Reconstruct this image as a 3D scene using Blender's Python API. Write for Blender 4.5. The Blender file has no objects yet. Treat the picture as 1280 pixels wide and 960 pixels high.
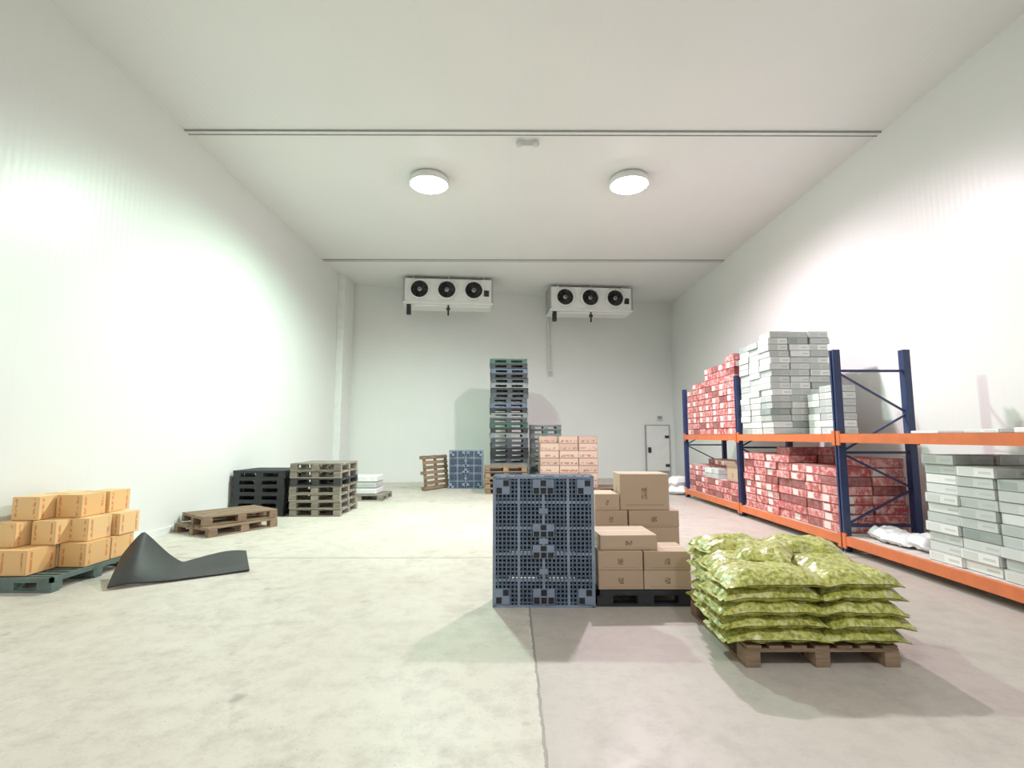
import bpy, math, random
from mathutils import Matrix, Vector
random.seed(7)
scene = bpy.context.scene
T = Matrix.Translation
def RZ(a): return Matrix.Rotation(math.radians(a), 4, 'Z')
def RX(a): return Matrix.Rotation(math.radians(a), 4, 'X')
def RY(a): return Matrix.Rotation(math.radians(a), 4, 'Y')

# ------------------------------------------------------------------ node helpers
class NT:
    def __init__(s, name):
        s.m = bpy.data.materials.new(name); s.m.use_nodes = True
        s.t = s.m.node_tree; s.b = s.t.nodes['Principled BSDF']
    def n(s, typ, **kw):
        nd = s.t.nodes.new(typ)
        for k, v in kw.items(): setattr(nd, k, v)
        return nd
    def setin(s, sock, v):
        if hasattr(v, 'is_linked') or isinstance(v, bpy.types.NodeSocket): s.t.links.new(v, sock)
        else: sock.default_value = v
    def math(s, op, a, b=0.0, c=None):
        nd = s.n('ShaderNodeMath', operation=op)
        s.setin(nd.inputs[0], a); s.setin(nd.inputs[1], b)
        if c is not None: s.setin(nd.inputs[2], c)
        return nd.outputs[0]
    def mix(s, f, a, b):
        nd = s.n('ShaderNodeMix', data_type='RGBA')
        s.setin(nd.inputs[0], f)
        s.setin(nd.inputs[6], a if not isinstance(a, tuple) else (*a, 1)[:4])
        s.setin(nd.inputs[7], b if not isinstance(b, tuple) else (*b, 1)[:4])
        return nd.outputs[2]
    def obj(s): return s.n('ShaderNodeTexCoord').outputs['Object']
    def noise(s, scale, detail=4, vec=None, rough=0.5):
        nd = s.n('ShaderNodeTexNoise'); nd.inputs['Scale'].default_value = scale
        nd.inputs['Detail'].default_value = detail; nd.inputs['Roughness'].default_value = rough
        s.t.links.new(vec if vec is not None else s.obj(), nd.inputs['Vector'])
        return nd.outputs[0]
    def rng(s, v, a, b, c=0.0, d=1.0):
        nd = s.n('ShaderNodeMapRange'); s.setin(nd.inputs[0], v)
        for i, x in enumerate((a, b, c, d)): nd.inputs[i+1].default_value = x
        return nd.outputs[0]
    def uv(s):
        u = s.n('ShaderNodeUVMap'); u.uv_map = 'UVMap'
        x = s.n('ShaderNodeSeparateXYZ'); s.t.links.new(u.outputs[0], x.inputs[0])
        return x.outputs[0], x.outputs[1]
    def rnd(s):
        a = s.n('ShaderNodeAttribute'); a.attribute_name = 'rnd'
        x = s.n('ShaderNodeSeparateColor'); s.t.links.new(a.outputs['Color'], x.inputs[0])
        return x.outputs[0], x.outputs[1], x.outputs[2]
    def rect(s, u, v, u0, u1, v0, v1):
        a = s.math('GREATER_THAN', u, u0); b = s.math('LESS_THAN', u, u1)
        c = s.math('GREATER_THAN', v, v0); d = s.math('LESS_THAN', v, v1)
        return s.math('MULTIPLY', s.math('MULTIPLY', a, b), s.math('MULTIPLY', c, d))
    def base(s, c): s.setin(s.b.inputs['Base Color'], c if not isinstance(c, tuple) else (*c, 1)[:4])
    def rough(s, r): s.setin(s.b.inputs['Roughness'], r)
    def bump(s, h, strength=0.2, dist=0.01):
        nd = s.n('ShaderNodeBump'); nd.inputs['Strength'].default_value = strength
        nd.inputs['Distance'].default_value = dist; s.t.links.new(h, nd.inputs['Height'])
        s.t.links.new(nd.outputs[0], s.b.inputs['Normal'])

def plain(name, c, r=0.6, var=0.15, scale=6, metal=0.0, bump=0.0):
    s = NT(name)
    n = s.noise(scale, 5)
    s.base(s.mix(s.rng(n, 0.3, 0.7), tuple(x*(1-var) for x in c), tuple(min(1, x*(1+var)) for x in c)))
    s.rough(r); s.b.inputs['Metallic'].default_value = metal
    if bump: s.bump(s.noise(scale*8, 3), bump, 0.005)
    return s.m

def wood(name, c1, c2):
    s = NT(name)
    r1, r2, r3 = s.rnd()
    mp = s.n('ShaderNodeMapping'); mp.inputs['Scale'].default_value = (2, 14, 20)
    s.t.links.new(s.obj(), mp.inputs[0])
    n = s.noise(2.0, 6, mp.outputs[0], 0.7)
    f = s.math('ADD', s.math('MULTIPLY', s.rng(n, 0.3, 0.7), 0.6), s.math('MULTIPLY', r1, 0.4))
    s.base(s.mix(f, c1, c2)); s.rough(0.8); s.bump(n, 0.3, 0.004)
    return s.m

M_wood = wood('pallet_wood', (0.10, 0.058, 0.032), (0.36, 0.25, 0.16))
M_woodgrey = wood('pallet_wood_weathered', (0.075, 0.065, 0.052), (0.44, 0.40, 0.33))
M_wooddark = wood('pallet_wood_dark', (0.02, 0.024, 0.028), (0.07, 0.07, 0.07))
M_pblue = plain('plastic_blue_grey', (0.075, 0.108, 0.17), 0.42, 0.25)
M_pblue_l = plain('plastic_blue_grey_edge', (0.19, 0.24, 0.34), 0.45, 0.2)
M_pblue_shade = plain('plastic_opening_shade', (0.005, 0.006, 0.010), 0.6, 0.2)  # near-black colour paints the shade inside the pallet openings
M_pblack = plain('plastic_black', (0.014, 0.018, 0.022), 0.5, 0.3)
M_pgreen = plain('plastic_green', (0.022, 0.085, 0.055), 0.5, 0.2)
M_pgrey = plain('plastic_pale_grey', (0.17, 0.19, 0.195), 0.5, 0.2)
M_pteal = plain('plastic_slate_grey', (0.045, 0.055, 0.065), 0.5, 0.25)
M_pallgreen = plain('plastic_pallet_green_grey', (0.09, 0.135, 0.125), 0.5, 0.25)
M_blue = plain('rack_blue_paint', (0.013, 0.028, 0.10), 0.4, 0.15)
M_orange = plain('rack_orange_paint', (0.66, 0.15, 0.045), 0.42, 0.1)
M_steel = plain('galvanised_steel', (0.5, 0.5, 0.5), 0.4, 0.1, metal=0.7)
M_white = plain('white_painted_metal', (0.76, 0.78, 0.76), 0.4, 0.04)
M_grey = plain('grey_metal_trim', (0.30, 0.31, 0.31), 0.5, 0.08)
M_black = plain('black_fan_plastic', (0.008, 0.008, 0.010), 0.5, 0.2)
M_film = plain('white_plastic_film', (0.8, 0.8, 0.82), 0.25, 0.08, bump=0.3)
M_deck = plain('rack_deck_board', (0.62, 0.55, 0.52), 0.6, 0.15)

def carton(name, ca, cb, kind):
    s = NT(name); u, v = s.uv(); r1, r2, top = s.rnd()
    side = s.math('SUBTRACT', 1.0, top)
    c = s.mix(r1, ca, cb)
    if kind == 'kraft':
        lab = s.math('MULTIPLY', s.rect(u, v, 0.44, 0.56, 0.30, 0.62), side)
        n = s.noise(60, 2)
        c = s.mix(s.math('MULTIPLY', s.math('MULTIPLY', lab, s.math('GREATER_THAN', n, 0.47)), 0.75), c, (0.10, 0.05, 0.03))
        band = s.math('MULTIPLY', s.rect(u, v, 0.12, 0.88, 0.12, 0.16), side)
        c = s.mix(s.math('MULTIPLY', band, 0.35), c, (0.2, 0.1, 0.06))
        tape = s.math('MULTIPLY', s.rect(u, v, -1, 2, 0.46, 0.54), top)
        c = s.mix(s.math('MULTIPLY', tape, 0.6), c, (0.70, 0.56, 0.42)); s.rough(0.6)
    elif kind == 'white':
        lab = s.math('MULTIPLY', s.rect(u, v, 0.06, 0.48, 0.12, 0.85), side)
        c = s.mix(s.math('MULTIPLY', lab, s.math('MULTIPLY', r2, 0.55)), c, (0.22, 0.28, 0.26))
        dk = s.math('MULTIPLY', s.math('GREATER_THAN', r2, 0.84), side)
        c = s.mix(s.math('MULTIPLY', dk, 0.65), c, (0.17, 0.22, 0.21))
        e = s.math('MULTIPLY', s.rect(u, v, 0.6, 0.92, 0.35, 0.6), side)
        c = s.mix(s.math('MULTIPLY', e, 0.5), c, (0.36, 0.39, 0.38))
        edge = s.math('SUBTRACT', 1.0, s.rect(u, v, 0.015, 0.985, 0.06, 0.94))
        c = s.mix(s.math('MULTIPLY', edge, 0.6), c, (0.15, 0.16, 0.16)); s.rough(0.45)
    elif kind == 'red':
        n = s.noise(11, 3); nf = s.noise(40, 2)
        blot = s.rng(n, 0.44, 0.60)
        c = s.mix(s.math('MULTIPLY', s.math('MULTIPLY', blot, side), 0.75), c, (0.80, 0.52, 0.49))
        txt = s.math('MULTIPLY', s.rect(u, v, 0.5, 0.92, 0.2, 0.7), s.math('GREATER_THAN', nf, 0.52))
        c = s.mix(s.math('MULTIPLY', txt, 0.7), c, (0.28, 0.03, 0.035))
        lab = s.math('MULTIPLY', s.rect(u, v, 0.08, 0.45, 0.12, 0.85), s.math('GREATER_THAN', r2, 0.55))
        c = s.mix(s.math('MULTIPLY', lab, 0.85), c, (0.82, 0.78, 0.76))
        dk = s.math('MULTIPLY', s.math('LESS_THAN', r2, 0.16), side)
        c = s.mix(s.math('MULTIPLY', dk, 0.7), c, (0.16, 0.04, 0.04))
        edge = s.math('SUBTRACT', 1.0, s.rect(u, v, 0.015, 0.985, 0.07, 0.93))
        c = s.mix(s.math('MULTIPLY', edge, 0.7), c, (0.16, 0.02, 0.02)); s.rough(0.5)
    elif kind == 'yellow':
        n = s.noise(26, 3)
        st = s.math('ADD', s.rect(u, v, 0.12, 0.20, 0.08, 0.92), s.rect(u, v, 0.80, 0.88, 0.08, 0.92))
        c = s.mix(s.math('MULTIPLY', s.math('MULTIPLY', s.math('MULTIPLY', st, side), s.math('GREATER_THAN', n, 0.46)), 0.8), c, (0.58, 0.17, 0.06))
        edge = s.math('SUBTRACT', 1.0, s.rect(u, v, 0.02, 0.98, 0.03, 0.97))
        c = s.mix(s.math('MULTIPLY', edge, 0.4), c, (0.35, 0.18, 0.08)); s.rough(0.5)
    elif kind == 'pink':
        band = s.math('MULTIPLY', s.rect(u, v, 0.06, 0.94, 0.15, 0.45), side)
        n = s.noise(14, 3)
        c = s.mix(s.math('MULTIPLY', s.math('MULTIPLY', band, s.math('GREATER_THAN', n, 0.5)), 0.8), c, (0.30, 0.10, 0.07))
        edge = s.math('SUBTRACT', 1.0, s.rect(u, v, 0.02, 0.98, 0.06, 0.94))
        c = s.mix(s.math('MULTIPLY', edge, 0.6), c, (0.16, 0.07, 0.05)); s.rough(0.6)
    s.base(c); return s.m
M_kraft = carton('kraft_cardboard', (0.46, 0.32, 0.225), (0.56, 0.41, 0.30), 'kraft')
M_wcart = carton('white_carton', (0.42, 0.46, 0.45), (0.86, 0.88, 0.87), 'white')
M_rcart = carton('red_carton', (0.48, 0.07, 0.075), (0.66, 0.20, 0.20), 'red')
M_ycart = carton('yellow_carton', (0.76, 0.43, 0.16), (0.84, 0.55, 0.25), 'yellow')
M_kcart = carton('pink_beige_carton', (0.44, 0.30, 0.24), (0.58, 0.43, 0.35), 'pink')

# bag material
s = NT('green_rice_bag_plastic')
n = s.noise(34, 4); n2 = s.noise(8, 3); n3 = s.noise(80, 2); nb = s.noise(13, 1)
c = s.mix(s.rng(n2, 0.35, 0.65), (0.33, 0.35, 0.05), (0.50, 0.49, 0.11))
c = s.mix(s.math('MULTIPLY', s.rng(n, 0.53, 0.60), 0.6), c, (0.70, 0.69, 0.32))
c = s.mix(s.math('MULTIPLY', s.math('LESS_THAN', n, 0.42), 0.65), c, (0.12, 0.14, 0.02))
c = s.mix(s.math('MULTIPLY', s.math('GREATER_THAN', n3, 0.61), 0.45), c, (0.14, 0.18, 0.03))
c = s.mix(s.math('MULTIPLY', s.math('GREATER_THAN', nb, 0.67), 0.5), c, (0.72, 0.72, 0.48))
s.base(c); s.rough(0.33); s.bump(s.noise(16, 5), 0.6, 0.015); M_bag = s.m

def wallmat(name, axis, col=(0.785, 0.81, 0.79), rough=0.36):
    s = NT(name)
    x = s.n('ShaderNodeSeparateXYZ'); s.t.links.new(s.obj(), x.inputs[0]); a = x.outputs[axis]
    fr = s.math('FRACT', s.math('DIVIDE', a, 1.15))
    joint = s.math('LESS_THAN', fr, 0.006)
    n = s.noise(0.7, 3)
    c = s.mix(s.rng(n, 0.3, 0.7), tuple(k*0.97 for k in col), col)
    c = s.mix(s.math('MULTIPLY', joint, 0.10), c, (0.45, 0.47, 0.46))
    s.base(c); s.rough(rough)
    rib = s.math('SINE', s.math('MULTIPLY', a, 62.8))
    h = s.math('ADD', s.math('MULTIPLY', rib, 0.5), s.math('MULTIPLY', s.noise(3.0, 2), 0.8))
    s.bump(h, 0.10, 0.006)
    return s.m
M_wallx = wallmat('wall_panel_side', 1); M_wally = wallmat('wall_panel_back', 0, rough=0.45)
M_ceil = wallmat('ceiling_panel', 0, (0.80, 0.81, 0.80), 0.5)
M_front = wallmat('fill_cutting_grey_panel', 0, (0.42, 0.43, 0.43), 0.5)  # unseen front wall, its grey chosen to cut fill light and deepen shadows

# floor
s = NT('polished_concrete')
x = s.n('ShaderNodeSeparateXYZ'); s.t.links.new(s.obj(), x.inputs[0])
n1 = s.noise(0.8, 6, rough=0.6); n2 = s.noise(5, 8, rough=0.75); n3 = s.noise(55, 3); n4 = s.noise(1.4, 8, rough=0.78); n5 = s.noise(2.6, 3)
c = s.mix(s.rng(n1, 0.3, 0.7), (0.54, 0.49, 0.42), (0.63, 0.59, 0.52))
c = s.mix(s.math('MULTIPLY', s.rng(n2, 0.46, 0.70), 0.6), c, (0.36, 0.315, 0.27))
c = s.mix(s.math('MULTIPLY', s.rng(n4, 0.53, 0.66), 0.55), c, (0.32, 0.28, 0.24))
c = s.mix(s.math('MULTIPLY', s.math('LESS_THAN', n3, 0.34), 0.4), c, (0.20, 0.17, 0.15))
c = s.mix(s.math('MULTIPLY', s.rng(n5, 0.68, 0.74), 0.55), c, (0.18, 0.15, 0.13))
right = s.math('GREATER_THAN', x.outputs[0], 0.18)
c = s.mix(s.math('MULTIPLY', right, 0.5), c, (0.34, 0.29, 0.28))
def seam(a, p, w):
    wob = s.math('MULTIPLY', s.math('SUBTRACT', n2, 0.5), 0.05)
    return s.math('LESS_THAN', s.math('ABSOLUTE', s.math('ADD', s.math('SUBTRACT', a, p), wob)), w)
sm = s.math('MAXIMUM', seam(x.outputs[0], 0.18, 0.009), seam(x.outputs[1], 6.88, 0.018))
sm = s.math('MAXIMUM', sm, seam(x.outputs[1], 12.8, 0.016))
c = s.mix(s.math('MULTIPLY', sm, 0.7), c, (0.16, 0.14, 0.12))
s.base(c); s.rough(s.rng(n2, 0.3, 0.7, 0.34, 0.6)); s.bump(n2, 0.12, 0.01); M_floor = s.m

s = NT('lamp_emission'); s.b.inputs['Emission Color'].default_value = (1, 1, 0.98, 1)
s.b.inputs['Emission Strength'].default_value = 30; M_em = s.m

# ------------------------------------------------------------------ mesh builder
class MB:
    F = [(0,1,5,4),(1,2,6,5),(2,3,7,6),(3,0,4,7),(4,5,6,7),(3,2,1,0)]
    def __init__(s, *mats):
        s.mats = list(mats); s.v=[]; s.f=[]; s.mi=[]; s.uv=[]; s.c=[]; s.sm=[]
    def box(s, x0, x1, y0, y1, z0, z1, mi=0, M=None):
        b = len(s.v)
        for p in ((x0,y0,z0),(x1,y0,z0),(x1,y1,z0),(x0,y1,z0),(x0,y0,z1),(x1,y0,z1),(x1,y1,z1),(x0,y1,z1)):
            q = Vector(p); s.v.append(tuple(M @ q if M else q))
        r1, r2 = random.random(), random.random()
        for i, f in enumerate(s.F):
            s.f.append(tuple(b+k for k in f)); s.mi.append(mi); s.sm.append(False)
            s.uv += [(0,0),(1,0),(1,1),(0,1)]; s.c += [(r1, r2, 1.0 if i >= 4 else 0.0, 1)]*4
    def bc(s, cx, cy, cz, sx, sy, sz, mi=0, M=None):
        s.box(cx-sx/2, cx+sx/2, cy-sy/2, cy+sy/2, cz-sz/2, cz+sz/2, mi, M)
    def beam(s, p, q, w, h, mi=0):
        p, q = Vector(p), Vector(q); d = q-p; L = d.length
        R = d.to_track_quat('X', 'Z').to_matrix().to_4x4()
        s.box(0, L, -w/2, w/2, -h/2, h/2, mi, T(p) @ R)
    def lathe(s, prof, M, n=32, mi=0, cap=True, smooth=True):
        b = len(s.v); k = len(prof)
        for i in range(n):
            a = 2*math.pi*i/n
            for r, z in prof: s.v.append(tuple(M @ Vector((r*math.cos(a), r*math.sin(a), z))))
        for i in range(n):
            j = (i+1) % n
            for t in range(k-1):
                s.f.append((b+i*k+t, b+j*k+t, b+j*k+t+1, b+i*k+t+1)); s.mi.append(mi); s.sm.append(smooth)
                s.uv += [(0,0)]*4; s.c += [(0.5,0.5,0,1)]*4
        if cap:
            for t, rev in ((0, True), (k-1, False)):
                idx = [b+i*k+t for i in range(n)]
                if rev: idx.reverse()
                s.f.append(tuple(idx)); s.mi.append(mi); s.sm.append(False)
                s.uv += [(0,0)]*n; s.c += [(0.5,0.5,0,1)]*n
    def grid(s, nu, nv, fn, mi=0):
        b = len(s.v)
        for j in range(nv+1):
            for i in range(nu+1): s.v.append(tuple(fn(i/nu, j/nv)))
        for j in range(nv):
            for i in range(nu):
                a = b+j*(nu+1)+i
                s.f.append((a, a+1, a+nu+2, a+nu+1)); s.mi.append(mi); s.sm.append(True)
                s.uv += [(i/nu,j/nv),((i+1)/nu,j/nv),((i+1)/nu,(j+1)/nv),(i/nu,(j+1)/nv)]; s.c += [(0.5,0.5,0,1)]*4
    def make(s, name, bevel=0.0, M=None):
        me = bpy.data.meshes.new(name); me.from_pydata(s.v, [], s.f)
        for m in s.mats: me.materials.append(m)
        me.polygons.foreach_set('material_index', s.mi); me.polygons.foreach_set('use_smooth', s.sm)
        ul = me.uv_layers.new(name='UVMap'); ul.data.foreach_set('uv', [k for p in s.uv for k in p])
        ca = me.color_attributes.new('rnd', 'FLOAT_COLOR', 'CORNER'); ca.data.foreach_set('color', [k for p in s.c for k in p])
        me.update()
        o = bpy.data.objects.new(name, me); scene.collection.objects.link(o)
        if M: o.matrix_world = M
        if bevel:
            md = o.modifiers.new('bevel', 'BEVEL'); md.width = bevel; md.segments = 2; md.limit_method = 'ANGLE'
        return o

# ------------------------------------------------------------------ room
XL, XR, HC, YF = -5.6, 6.42, 6.83, -4.0
YBL, YBR = 17.46, 20.1
def wallY(x): return YBL + (x-XL)*(YBR-YBL)/(XR-XL)
BA = math.degrees(math.atan2(YBR-YBL, XR-XL))
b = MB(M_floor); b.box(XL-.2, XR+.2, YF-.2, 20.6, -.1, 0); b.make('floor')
b = MB(M_ceil); b.box(XL-.2, XR+.2, YF-.2, 20.6, HC, HC+.1); b.make('ceiling')
b = MB(M_wallx); b.box(XL-.15, XL, YF, 20.4, 0, HC); b.make('wall_left')
b = MB(M_wallx); b.box(XR, XR+.15, YF, 20.4, 0, HC); b.make('wall_right')
b = MB(M_front); b.box(XL, XR, YF-.15, YF, 0, HC); b.make('wall_front')
WL = math.hypot(XR-XL, YBR-YBL)
b = MB(M_wally); b.box(0, WL, 0, .15, 0, HC); b.make('wall_back', M=T((XL, YBL, 0)) @ RZ(BA))
for i, y in enumerate((8.4, 14.9)):
    b = MB(M_grey, M_white)
    b.box(XL, XR, y-.05, y+.05, HC-.02, HC, 1)
    b.box(XL, XR, y-.060, y-.05, HC-.035, HC, 0); b.box(XL, XR, y+.05, y+.060, HC-.035, HC, 0)
    b.make('trim_%d' % (i+1))
b = MB(M_white); b.box(XL, XL+.22, 16.3, 17.3, 0, HC); b.make('trim_3', 0.01)
b = MB(M_white); b.box(XL, XL+.02, YF, 16.3, 0, .10); b.make('baseboard_left')
b = MB(M_white); b.box(XR-.02, XR, YF, 19.9, 0, .10); b.make('baseboard_right')

b = MB(M_white, M_grey, M_black)
b.box(-.48, .48, -.06, 0, 0, 1.98, 0)
for a in ((-.51,-.48,0,2.01),(.48,.51,0,2.01)): b.box(a[0], a[1], -.08, 0, a[2], a[3], 1)
b.box(-.51, .51, -.08, 0, 1.98, 2.01, 1)
b.box(-.42, -.32, -.13, -.06, .95, 1.15, 2); b.box(.3, .46, -.09, -.06, .4, .5, 2); b.box(.3, .46, -.09, -.06, 1.5, 1.6, 2)
b.box(-.46, .46, -.065, -.06, .02, .25, 1)
xd = 5.70
b.make('door_1', M=T((xd, wallY(xd)-.012, 0)) @ RZ(BA))
b = MB(M_white, M_grey); b.box(-.12,.12,-.07,0,2.2,2.38,0); b.box(-.09,.09,-.08,-.07,2.23,2.35,1)
b.make('exit_sign_box', M=T((xd+.1, wallY(xd+.1)-.012, 0)) @ RZ(BA))

# ------------------------------------------------------------------ lamps (surface-mounted round high-bays, plus an added fill pair)
def lamp(x, y, col, P, z=HC-.14):
    b = MB(M_grey, M_white, M_em)
    Mt = T((0, 0, 0))
    b.lathe([(.10,.14),(.34,.14),(.39,.08),(.40,-.02),(.385,-.03),(.37,-.02)], Mt, 48, 1, cap=False)
    b.lathe([(.0,-.13),(.12,-.125),(.24,-.10),(.33,-.055),(.372,-.02)], Mt, 48, 2, cap=False)
    o = b.make('high_bay_or_fill_lamp'); o.location = (x, y, z)
    L = bpy.data.lights.new('lamp_light', 'SPOT'); L.energy = P; L.color = col
    L.spot_size = math.radians(168); L.spot_blend = 0.55; L.shadow_soft_size = .14
    lo = bpy.data.objects.new('bulb_light', L); scene.collection.objects.link(lo)
    lo.parent = o; lo.location = (0, 0, -.16)
GL, PK = (0.70, 1.0, 0.80), (1.0, 0.80, 0.90)
lamp(-1.65, 9.97, GL, 2350); lamp(2.43, 9.97, PK, 2350)
lamp(-1.65, -.6, (.97,1,.93), 480); lamp(2.43, -.6, (1,.95,.95), 480)  # unseen pair behind the camera, added to fill the foreground
b = MB(M_white, M_grey, M_black)
b.bc(0, 0, -.05, .2, .1, .1, 0)
for sx in (-1, 1): b.lathe([(.04,0),(.06,.06),(.06,.09),(.0,.09)], T((sx*.15, -.02, -.07)) @ RX(110), 20, 0, cap=False); b.bc(sx*.11, 0, -.05, .05, .03, .03, 1)
b.make('emergency_twin_light', M=T((.31, 8.7, HC-.0)))

# ------------------------------------------------------------------ evaporators
z0c = 5.93
def cooler(x, y, rot):
    b = MB(M_white, M_black, M_grey, M_steel)
    W, D, H = 2.9, .8, .78
    b.box(-W/2, W/2, 0, D, 0, H, 0)
    b.box(-W/2-.02, -W/2+.04, -.03, D+.02, -.02, H+.02, 2); b.box(W/2-.04, W/2+.02, -.03, D+.02, -.02, H+.02, 2)
    b.box(-W/2, W/2, -.05, D+.05, -.07, -.0, 0)
    b.box(-W/2+.1, W/2-.1, .1, D-.1, -.13, -.07, 0)
    for i in range(3):
        cx = -W/2 + .52 + i*.88; Mf = T((cx, 0, .41)) @ RX(90)
        b.lathe([(.31,0),(.33,.04),(.33,.10),(.30,.12),(.28,.10),(.28,.012)], Mf, 40, 0, cap=False)
        b.lathe([(0,.014),(.30,.014)], Mf, 40, 1, cap=False)
        b.lathe([(0,.10),(.07,.10),(.08,.02)], Mf, 20, 3, cap=False)
        for k in range(7):
            b.box(.06, .26, -.05, .05, .04, .05, 1, Mf @ Matrix.Rotation(k*2*math.pi/7, 4, 'Z') @ RX(30))
        for r in (.11, .16, .21, .26): b.lathe([(r,.10),(r+.006,.106),(r,.112)], Mf, 32, 1, cap=False)
        for k in range(8): b.box(.0, .29, -.004, .004, .105, .113, 1, Mf @ Matrix.Rotation(k*math.pi/4, 4, 'Z'))
    b.box(W/2-.28, W/2-.12, -.03, 0, .22, .42, 1)
    b.box(-W/2+.1, -W/2+.24, .05, .2, -.4, -.07, 1)
    b.lathe([(.03,-.35),(.03,0)], T((0, .1, -.07)), 12, 1); b.bc(0, .1, -.2, .12, .08, .08, 1)
    for sx in (-W/2+.3, 0, W/2-.3):
        for yy in (.12, D-.12): b.box(sx-.02, sx+.02, yy-.02, yy+.02, H, HC-z0c, 3)
    b.make('evaporator_cooling_unit', 0, M=T((x, y, z0c)) @ RZ(rot))
cooler(-2.02, 16.4, 5); cooler(2.82, 17.35, 5)
b = MB(M_white); xp = 1.45
b.lathe([(.03,0),(.03,HC-3.8)], T((xp, wallY(xp)-.10, 3.8)), 12, 0); b.lathe([(.02,0),(.02,HC-3.8)], T((xp+.10, wallY(xp)-.08, 3.8)), 12, 0)
for z in (4.0, 5.0): b.bc(xp+.05, wallY(xp)-.06, z, .2, .1, .04, 0)
b.make('refrigerant_pipe')

# ------------------------------------------------------------------ pallets
def wood_pallet(b, M, L=1.2, W=1.0, mi=0):
    for y in (-W/2+.05, 0, W/2-.05): b.bc(0, y, .011, L, .10, .022, mi, M)
    for y in (-W/2+.05, 0, W/2-.05):
        for x in (-L/2+.07, 0, L/2-.07): b.bc(x, y, .061, .14, .10, .078, mi, M)
    for x in (-L/2+.07, 0, L/2-.07): b.bc(x, 0, .111, .13, W, .022, mi, M)
    n = 7
    for i in range(n): b.bc(0, -W/2+.06+i*(W-.12)/(n-1), .133, L, .10, .022, mi, M)
def plastic_pallet(b, M, L=1.2, W=1.0, mi=0):
    for y in (-W/2+.05, 0, W/2-.05): b.bc(0, y, .012, L, .10, .024, mi, M)
    for y in (-W/2+.07, 0, W/2-.07):
        for x in (-L/2+.08, 0, L/2-.08): b.bc(x, y, .065, .15, .13, .085, mi, M)
    b.box(-L/2, L/2, -W/2, -W/2+.03, .10, .148, mi, M); b.box(-L/2, L/2, W/2-.03, W/2, .10, .148, mi, M)
    b.box(-L/2, -L/2+.03, -W/2, W/2, .10, .148, mi, M); b.box(L/2-.03, L/2, -W/2, W/2, .10, .148, mi, M)
    for i in range(1, 12): b.bc(0, -W/2+i*W/12, .135, L-.04, .045, .02, mi, M)
    for i in range(1, 4): b.bc(-L/2+i*L/4, 0, .118, .05, W-.04, .03, mi, M)
def stack(name, x, y, n, kinds, rot=0, L=1.2, W=1.0, pitch=.149, jit=1.5, z=0, mats=None):
    b = MB(*mats)
    for i in range(n):
        k = kinds(i); M = T((random.uniform(-.012,.012)*jit, random.uniform(-.012,.012)*jit, i*pitch)) @ RZ(random.uniform(-.6,.6)*jit)
        (wood_pallet if k[0] == 'w' else plastic_pallet)(b, M, L, W, k[1])
    return b.make(name, 0, M=T((x, y, z)) @ RZ(rot))

def lattice_pallet(b, M, W=.94, H=1.2, D=.15):
    nx, nz = 24, 30
    for i in range(nx+1):
        x = -W/2 + .006 + i*(W-.012)/nx; t = .014 if i % 6 else .026
        b.bc(x, .016, H/2, t, .032, H, 1 if i % 6 == 0 else 0, M)
    for j in range(nz+1):
        z = .006 + j*(H-.012)/nz; t = .013 if j % 6 else .024
        b.bc(0, .017, z, W, .030, t, 1 if j % 6 == 0 else 0, M)
    b.box(-W/2-.004, -W/2+.022, -.003, .05, 0, H, 1, M); b.box(W/2-.022, W/2+.004, -.003, .05, 0, H, 1, M)
    b.box(-W/2, W/2, -.003, .05, 0, .022, 1, M); b.box(-W/2, W/2, -.003, .05, H-.022, H, 1, M)
    for cz, hh in ((.10,.14),(H*.42,.12),(H*.58,.12),(H-.10,.14)):
        for cx in ((-W/2+.085), 0, (W/2-.085)):
            if cx != 0 and .2 < cz < H-.2: continue
            w = .13 if cx else .20
            b.bc(cx, -.001, cz, w, .012, hh, 1, M)
            k = 3 if cx == 0 else 2
            for a in range(k):
                for c in range(2):
                    if (a+c) % 2 == 0 or cx == 0 and a == 1:
                        b.bc(cx+(a-(k-1)/2)*w/k, -.008, cz+(c-.5)*hh/2, w/k*.80, .006, hh/2*.78, 2, M)  # dark insets painted as shaded holes in the plate
    for cz in (H*.5, H*.27, H*.73):
        b.bc(0, -.001, cz, .08, .01, .05, 1, M)
    for cx in (-W/2+.08, 0, W/2-.08):
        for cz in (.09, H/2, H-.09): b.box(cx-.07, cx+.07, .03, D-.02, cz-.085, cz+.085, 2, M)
        b.box(cx-.06, cx+.06, D-.025, D, 0, H, 0, M)
    for cz in (.06, H/2, H-.06): b.box(-W/2, W/2, D-.025, D, cz-.05, cz+.05, 0, M)
    for i in range(5): b.box(-W/2, W/2, .035, .045, i*H/5+.03, (i+1)*H/5-.03, 2, M)  # dark backing sheets, shade seen through the lattice holes
b = MB(M_pblue, M_pblue_l, M_pblue_shade, M_film)
for k in range(2): lattice_pallet(b, T((random.uniform(-.005,.005), k*.155, 0)))
for x in (-.38, -.3, -.1, -.02, .12, .25, .33, .41): b.bc(x, .03, 1.202, .05, .06, .004, 3)
b.make('standing_plastic_pallets', M=T((.32, 4.92, 0)) @ RZ(-1))
b = MB(M_pblue, M_pblue_l, M_pblue_shade)
for k in range(2): lattice_pallet(b, T((k*.02, k*.155, 0)), 1.0, 1.15)
b.make('standing_blue_pallets', M=T((-1.33, 15.6, 0)) @ RZ(2))
b = MB(M_wooddark, M_wood); wood_pallet(b, T((0,0,0)), 1.2, 1.0, 1)
b.make('leaning_wooden_pallet', M=T((-2.28, 15.6, .0)) @ RZ(62) @ RX(84) @ T((0, .5, 0)) )
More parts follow.
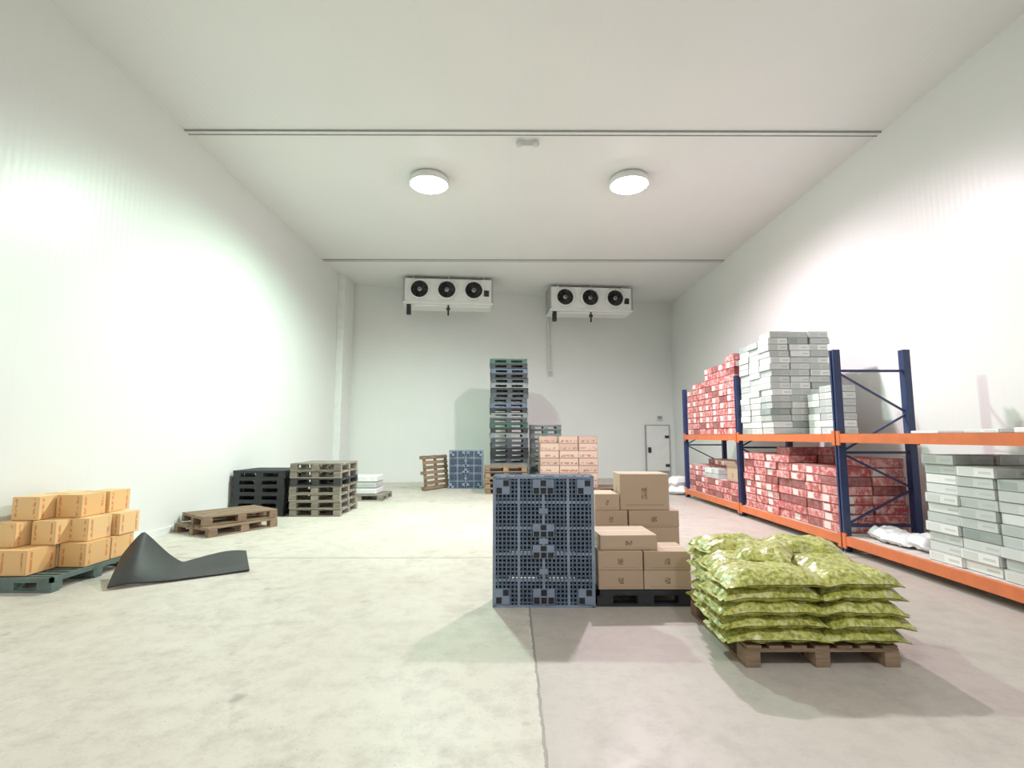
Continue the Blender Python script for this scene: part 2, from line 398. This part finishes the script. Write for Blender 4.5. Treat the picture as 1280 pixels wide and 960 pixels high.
stack('dark_plastic_pallet_stack', -5.0, 10.85, 6, lambda i: ('p', 0), -1, 1.06, 1.0, mats=[M_pblack], jit=1)
stack('weathered_pallet_stack', -3.86, 10.9, 7, lambda i: ('w', 0 if i not in (4,) else 1), 1, 1.0, 1.2, mats=[M_woodgrey, M_wooddark], jit=1.2)
b = MB(M_wood); wood_pallet(b, T((0,0,0)), 1.2, 1.0)
wood_pallet(b, T((.10,.08,.149)) @ RZ(-9), 1.2, .9)
b.make('low_wooden_pallets', M=T((-4.82, 8.95, 0)) @ RZ(60))
b = MB(M_woodgrey); wood_pallet(b, T((0,0,0)), 1.2, 1.0); b.make('grey_wooden_pallet', M=T((-3.7, 13.2, 0)))
b = MB(M_film, M_wcart)
for i in range(3): b.box(-.45, .45, -.35, .35, .004+i*.15, .145+i*.15, i % 2)
b.make('wrapped_goods_stack', 0.02, M=T((-3.75, 13.2, .145)))
def kd(i):
    if i < 3: return ('w', 3)
    return ('p', [0,5,0,5,2,5,0,0,5,5,2,0,1,5,2,0,4,5,5,0,2,5,0,4,0,1][i])
stack('tall_pallet_stack', -.05, 16.2, 26, kd, 3, 1.15, 1.0, pitch=.1525, jit=1.6, mats=[M_pblack, M_pgreen, M_pgrey, M_wood, M_pblue, M_pteal])
stack('grey_pallet_stack', 1.15, 16.9, 13, lambda i: ('p', i % 2), 0, 1.0, 1.0, mats=[M_pgrey, M_pallgreen])
stack('brown_wooden_pallet_stack', -.14, 14.7, 5, lambda i: ('w', 0), 4, 1.15, 1.0, mats=[M_wood])

# ------------------------------------------------------------------ cartons
def cartons(name, mat, M, x0, y0, nx, ny, bw, bd, bh, hf, bevel=.004, jit=.008):
    b = MB(mat)
    for i in range(nx):
        for j in range(ny):
            for k in range(hf(i, j)):
                dx, dy = random.uniform(-jit,jit), random.uniform(-jit,jit)
                g = .004
                b.box(x0+i*bw+g+dx, x0+(i+1)*bw-g+dx, y0+j*bd+g+dy, y0+(j+1)*bd-g+dy, k*bh+.001, (k+1)*bh-.002)
    return b.make(name, bevel, M=M)

b = MB(M_wood); wood_pallet(b, T((-.61,0,0)), 1.2, 1.0); wood_pallet(b, T((.61,0,0)), 1.2, 1.0); b.make('twin_wooden_pallets', M=T((1.82, 14.9, 0)))
cartons('beige_carton_stack', M_kcart, T((1.64, 14.9, .147)), -.80, -.45, 3, 2, .54, .45, .205, lambda i, j: 7 if i else 7-(j == 0))
b = MB(M_pblack); plastic_pallet(b, T((0,0,0)), .92, .95); b.make('black_plastic_pallet', M=T((1.27, 5.42, 0)))
b = MB(M_pblack); plastic_pallet(b, T((0,0,0)), 1.0, .8); b.make('black_plastic_pallet', M=T((1.46, 6.42, 0)))
b = MB(M_kraft)
def kb(x0,x1,y0,y1,z0,z1,r=0):
    cx, cy = (x0+x1)/2, (y0+y1)/2
    b.bc(0,0,0, x1-x0, y1-y0, z1-z0-.003, 0, T((cx,cy,(z0+z1)/2)) @ RZ(r))
P = .15
for (xa, xb_) in ((.83,1.25),(1.262,1.70)):
    kb(xa, xb_, 4.95, 5.38, P, P+.175, random.uniform(-1,1)); kb(xa, xb_, 4.95, 5.38, P+.175, P+.35, random.uniform(-1,1))
    kb(xa, xb_, 5.40, 5.83, P, P+.175)
kb(.85, 1.40, 5.0, 5.50, P+.35, P+.49, 2)
kb(.83, 1.26, 5.43, 5.83, P+.175, P+.35)
b.make('kraft_carton_stack', .005)
b = MB(M_kraft)
for k in range(3):
    kb(.98, 1.36, 6.05, 6.5, P+k*.19, P+(k+1)*.19, random.uniform(-1,1))
    kb(1.38, 1.96, 6.05, 6.5, P+k*.19, P+(k+1)*.19, random.uniform(-1,1))
kb(.98, 1.27, 6.06, 6.5, P+.57, P+.76, 2)
kb(1.29, 1.86, 6.07, 6.5, P+.57, P+.99, -1)
b.make('tall_kraft_carton_stack', .006)

b = MB(M_pallgreen); plastic_pallet(b, T((0,0,0)), .92, 1.2); b.make('green_plastic_pallet', M=T((-5.10, 5.98, 0)))
b = MB(M_ycart)
def yb(x0, y0, k, r=0, w=.30, d=.36, h=.255):
    b.bc(0,0,0, w-.01, d-.01, h-.003, 0, T((x0+w/2, y0+d/2, (k+.5)*h)) @ RZ(r))
for j in range(3):
    for i in range(3):
        if not (i == 2 and j == 0): yb(-.46+i*.305, -.56+j*.37, 0, random.uniform(-2,2))
for (x0, y0) in ((-.40,-.42),(-.09,-.28),(-.42,-.05),(-.06,.12),(.15,-.10),(.19,.26),(-.4,.33)): yb(x0, y0, 1, random.uniform(-2,2), w=.24 if x0 in (.15,) else .27, d=.34)
for (x0, y0) in ((-.36,-.25),(-.05,-.05),(-.36,.14),(-.04,.33)): yb(x0, y0, 2, random.uniform(-2,2))
b.make('yellow_carton_stack', .006, M=T((-5.10, 5.98, .150)))

# ------------------------------------------------------------------ rubber mat
b = MB(plain('black_rubber', (0.013, 0.013, 0.015), 0.6, 0.3, 10, bump=.2))
def mat_pt(u, v, off):
    nx = (-4.13, 5.45); nX = (-3.05, 6.20); fx = (-4.42, 6.02); fX = (-3.50, 7.00)
    n = Vector(nx).lerp(Vector(nX), u); f = Vector(fx).lerp(Vector(fX), u)
    p = n.lerp(f, v)
    t = max(0, 1-abs(u-.14)/(.32 if u > .14 else .26)); pk = t*t*(3-2*t)*.25 + t*.75
    z = .40*pk*(v**.8) + .02*math.sin(u*7+1)**2*(.3+v) + .012 + .03*pk
    z += .12*max(0, v-.35)*math.exp(-((u-.78)/.2)**2)
    return Vector((p.x, p.y, z+off))
N = 40
b.grid(N, 18, lambda u, v: mat_pt(u, v, .008)); b.grid(N, 18, lambda u, v: mat_pt(1-u, v, -.008))
for fn in (lambda u, v: mat_pt(u, 0, -.008+.016*v), lambda u, v: mat_pt(1-u, 1, -.008+.016*v), lambda u, v: mat_pt(0, 1-u, -.008+.016*v), lambda u, v: mat_pt(1, u, -.008+.016*v)):
    b.grid(N, 1, fn)
b.make('black_rubber_mat')

# ------------------------------------------------------------------ bags
def bag(b, M, L, W, H, seed, mi=0, zmin=-9):
    rs = random.Random(seed); ph = [rs.uniform(0, 6.28) for _ in range(8)]
    def h(x, y):
        e = max(0, 1-abs(x)**4)**.6 * max(0, 1-abs(y)**3.4)**.6
        w = .014*math.sin(9*x+ph[0]+3*y)*abs(y) + .012*math.sin(13*y+ph[1]-4*x)*abs(x) + .006*math.sin(17*x+11*y+ph[2]) + .008*math.sin(6*y+ph[5])
        return e*(H/2 + w) + .002
    def cl(p):
        p.z = max(p.z, zmin); return p
    def P_(x, y, sg):
        X = x*L/2*(1+.02*math.sin(5*y+ph[3])); Y = y*W/2*(1-.06*abs(x)**4)*(1+.02*math.sin(7*x+ph[4]))
        droop = -.026*max(0, abs(x)-.6)/.4 - .014*max(0, abs(y)-.6)/.4
        return cl(M @ Vector((X, Y, H/2 + sg*h(x, y)*(1 if sg > 0 else .92) + droop)))
    b.grid(22, 16, lambda u, v: P_(2*u-1, 2*v-1, 1), mi); b.grid(22, 16, lambda u, v: P_(1-2*u, 2*v-1, -1), mi)
    for sg in (-1, 1):
        b.grid(8, 2, lambda u, v: cl(M @ Vector((sg*(L/2-.004+v*.026), (2*u-1)*W/2*.90, H/2-.026 - v*.014 + .006*math.sin(u*12+ph[5])))), mi)
b = MB(M_wood)
wood_pallet(b, RZ(90), 1.08, 1.06)
b.make('bag_wooden_pallet', M=T((2.15, 4.22, 0)))
b = MB(M_bag); sd = 0
for k in range(5):
    z = k*.092
    lay = [(-.27, -.34, 2, .70, .42), (.36, -.34, -2, .54, .42), (-.20, .06, 0, .66, .42), (.36, .06, 0, .52, .42), (-.17, .42, 0, .62, .40), (.37, .42, 0, .52, .40)]
    for (x, y, r, L, W) in lay:
        sd += 1
        bag(b, T((x+random.uniform(-.025,.025), y+random.uniform(-.02,.02), z)) @ RZ(r+random.uniform(-4,4)), L+.03, W+.03, .112, sd, 0, 0.0)
for (x, y, r, L, W, rx, dz) in ((-.20, .40, 12, .60, .40, 2, -.01), (-.04, .10, 60, .62, .42, -3, -.01), (.36, .30, -24, .60, .42, 3, -.01)):
    sd += 1; bag(b, T((x, y, 5*.092+dz)) @ RZ(r) @ RX(rx), L, W, .105, sd)
b.make('green_rice_bag_stack', M=T((2.13, 4.22, .146)))

# ------------------------------------------------------------------ rack
FX, RXx = 4.62, 5.62
frames = [4.05, 7.2, 10.35, 13.5]
b = MB(M_blue, M_orange, M_deck, M_steel)
HR = 2.8
for y in frames:
    for x, sg in ((FX, 1), (RXx, -1)):
        b.bc(x+sg*.045, y, HR/2, .012, .10, HR, 0)
        b.bc(x, y-.045, HR/2, .09, .012, HR, 0); b.bc(x, y+.045, HR/2, .09, .012, HR, 0); b.bc(x-sg*.04, y-.03, HR/2, .012, .03, HR, 0); b.bc(x-sg*.04, y+.03, HR/2, .012, .03, HR, 0)
        b.bc(x, y, .004, .16, .16, .008, 3)
    for z in (.35, 1.35, 2.50): b.beam((FX, y, z), (RXx, y, z), .035, .035, 0)
    zs = [.35, .85, 1.35, 1.9, 2.50]
    for i in range(4):
        a, c_ = (FX, RXx) if i % 2 == 0 else (RXx, FX)
        b.beam((a, y+.012, zs[i]), (c_, y+.012, zs[i+1]), .026, .026, 0)
for i in range(3):
    ya, yb_ = frames[i]+.052, frames[i+1]-.052
    for zc in (.16, 1.55):
        for x in (FX-.03, RXx+.03):
            b.bc(x, (ya+yb_)/2, zc, .05, yb_-ya, .12, 1)
            for yy in (ya-.002, yb_+.002): b.bc(x-.02 if x < 5 else x+.02, yy, zc, .02, .07, .20, 1)
        for k in range(20):
            yy = ya+.05+k*(yb_-ya-.1)/19; b.bc((FX+RXx)/2, yy, zc+.052, RXx-FX-.01, .145, .016, 2)
b.make('pallet_rack')
ZL, ZU = .2225, 1.6125
cartons('red_carton_stack', M_rcart, T((FX+.02, 10.50, ZU)), 0, 0, 2, 7, .48, .41, .14, lambda i, j: [12, 12, 11, 11, 10, 9, 8][j] - (i == 0 and j % 3 == 1))
cartons('white_carton_stack', M_wcart, T((FX+.02, 9.05, ZU)), 0, 0, 3, 3, .36, .40, .115, lambda i, j: 15 if (i == 0 and j) else 16, jit=.02)
cartons('white_carton_stack', M_wcart, T((FX+.62, 8.3, ZU)), 0, 0, 1, 2, .40, .34, .115, lambda i, j: 7-j)
cartons('red_carton_stack', M_rcart, T((FX+.02, 10.50, ZL)), 0, 0, 1, 7, .46, .41, .13, lambda i, j: 3 if j < 5 else 5)
cartons('red_carton_stack', M_rcart, T((FX+.51, 10.50, ZL)), 0, 0, 1, 7, .46, .41, .13, lambda i, j: 6)
b = MB(M_kraft)
for a in ((-.28,.28,-.17,-.16),(-.28,.28,.16,.17)): b.box(a[0],a[1],a[2],a[3],0,.3)
b.box(-.28,-.27,-.17,.17,0,.3); b.box(.27,.28,-.17,.17,0,.3); b.box(-.28,.28,-.17,.17,0,.01)
b.box(-.28,.28,0,.14,0,.01,0,T((0,.16,.3)) @ RX(60)); b.box(-.28,.28,0,.14,0,.01,0,T((0,-.16,.3)) @ RX(110))
b.make('open_kraft_carton', M=T((FX+.24, 10.9, ZL+.395)) @ RZ(90))
cartons('white_carton_stack', M_wcart, T((FX+.05, 11.6, ZL+.392)), 0, 0, 1, 2, .36, .40, .11, lambda i, j: 2)
cartons('red_carton_stack', M_rcart, T((FX+.02, 7.32, ZL)), 0, 0, 2, 7, .48, .415, .13, lambda i, j: [8, 8, 8, 9, 8, 8, 8][j] - (i == 0 and j < 3) * 1, jit=.02)
cartons('white_carton_stack', M_wcart, T((FX+.06, 4.13, ZL)), 0, 0, 2, 4, .44, .43, .105, lambda i, j: [11, 10, 10, 11][j] - (i == 0 and j == 1)*1, jit=.02)
b = MB(M_film, M_wcart)
b.box(0,.5,0,.5,0,.05,0); b.box(.05,.45,.7,1.1,0,.04,1); b.box(.1,.6,1.5,1.9,0,.03,0)
b.make('flat_plastic_pack', .01, M=T((FX+.2, 4.4, ZU)))
b = MB(M_film)
for i, (x, y, r, L, W, H) in enumerate(((.3, .85, 80, .42, .4, .16), (.3, .55, 95, .4, .45, .13), (.35, .25, 80, .36, .4, .18), (.7, .55, 10, .36, .5, .12))):
    bag(b, T((x, y, .005)) @ RZ(r), L, W, H, 100+i, 0, 0)
b.make('plastic_film_bundle', M=T((FX+.04, 5.98, ZL+.002)))
b = MB(M_film)
bag(b, T((0, 0, .2)) @ RZ(20), .48, .42, .28, 301); bag(b, T((0, .0, .0)) @ RZ(60), .55, .48, .26, 302, 0, 0)
b.make('white_sack', M=T((4.6, 14.2, .002)))

# ------------------------------------------------------------------ camera / world / view
cam = bpy.data.cameras.new('camera'); cam.lens = 18; cam.sensor_width = 36; cam.clip_start = .05
co = bpy.data.objects.new('camera', cam); scene.collection.objects.link(co)
co.location = (0, 0, 1.58); co.rotation_euler = (math.radians(90+5.8), 0, -.004)
scene.camera = co
w = bpy.data.worlds.new('world'); scene.world = w; w.use_nodes = True
w.node_tree.nodes['Background'].inputs[0].default_value = (.9, .95, 1, 1); w.node_tree.nodes['Background'].inputs[1].default_value = .3
scene.view_settings.view_transform = 'Standard'
scene.view_settings.exposure = -0.08
scene.view_settings.gamma = 1.12
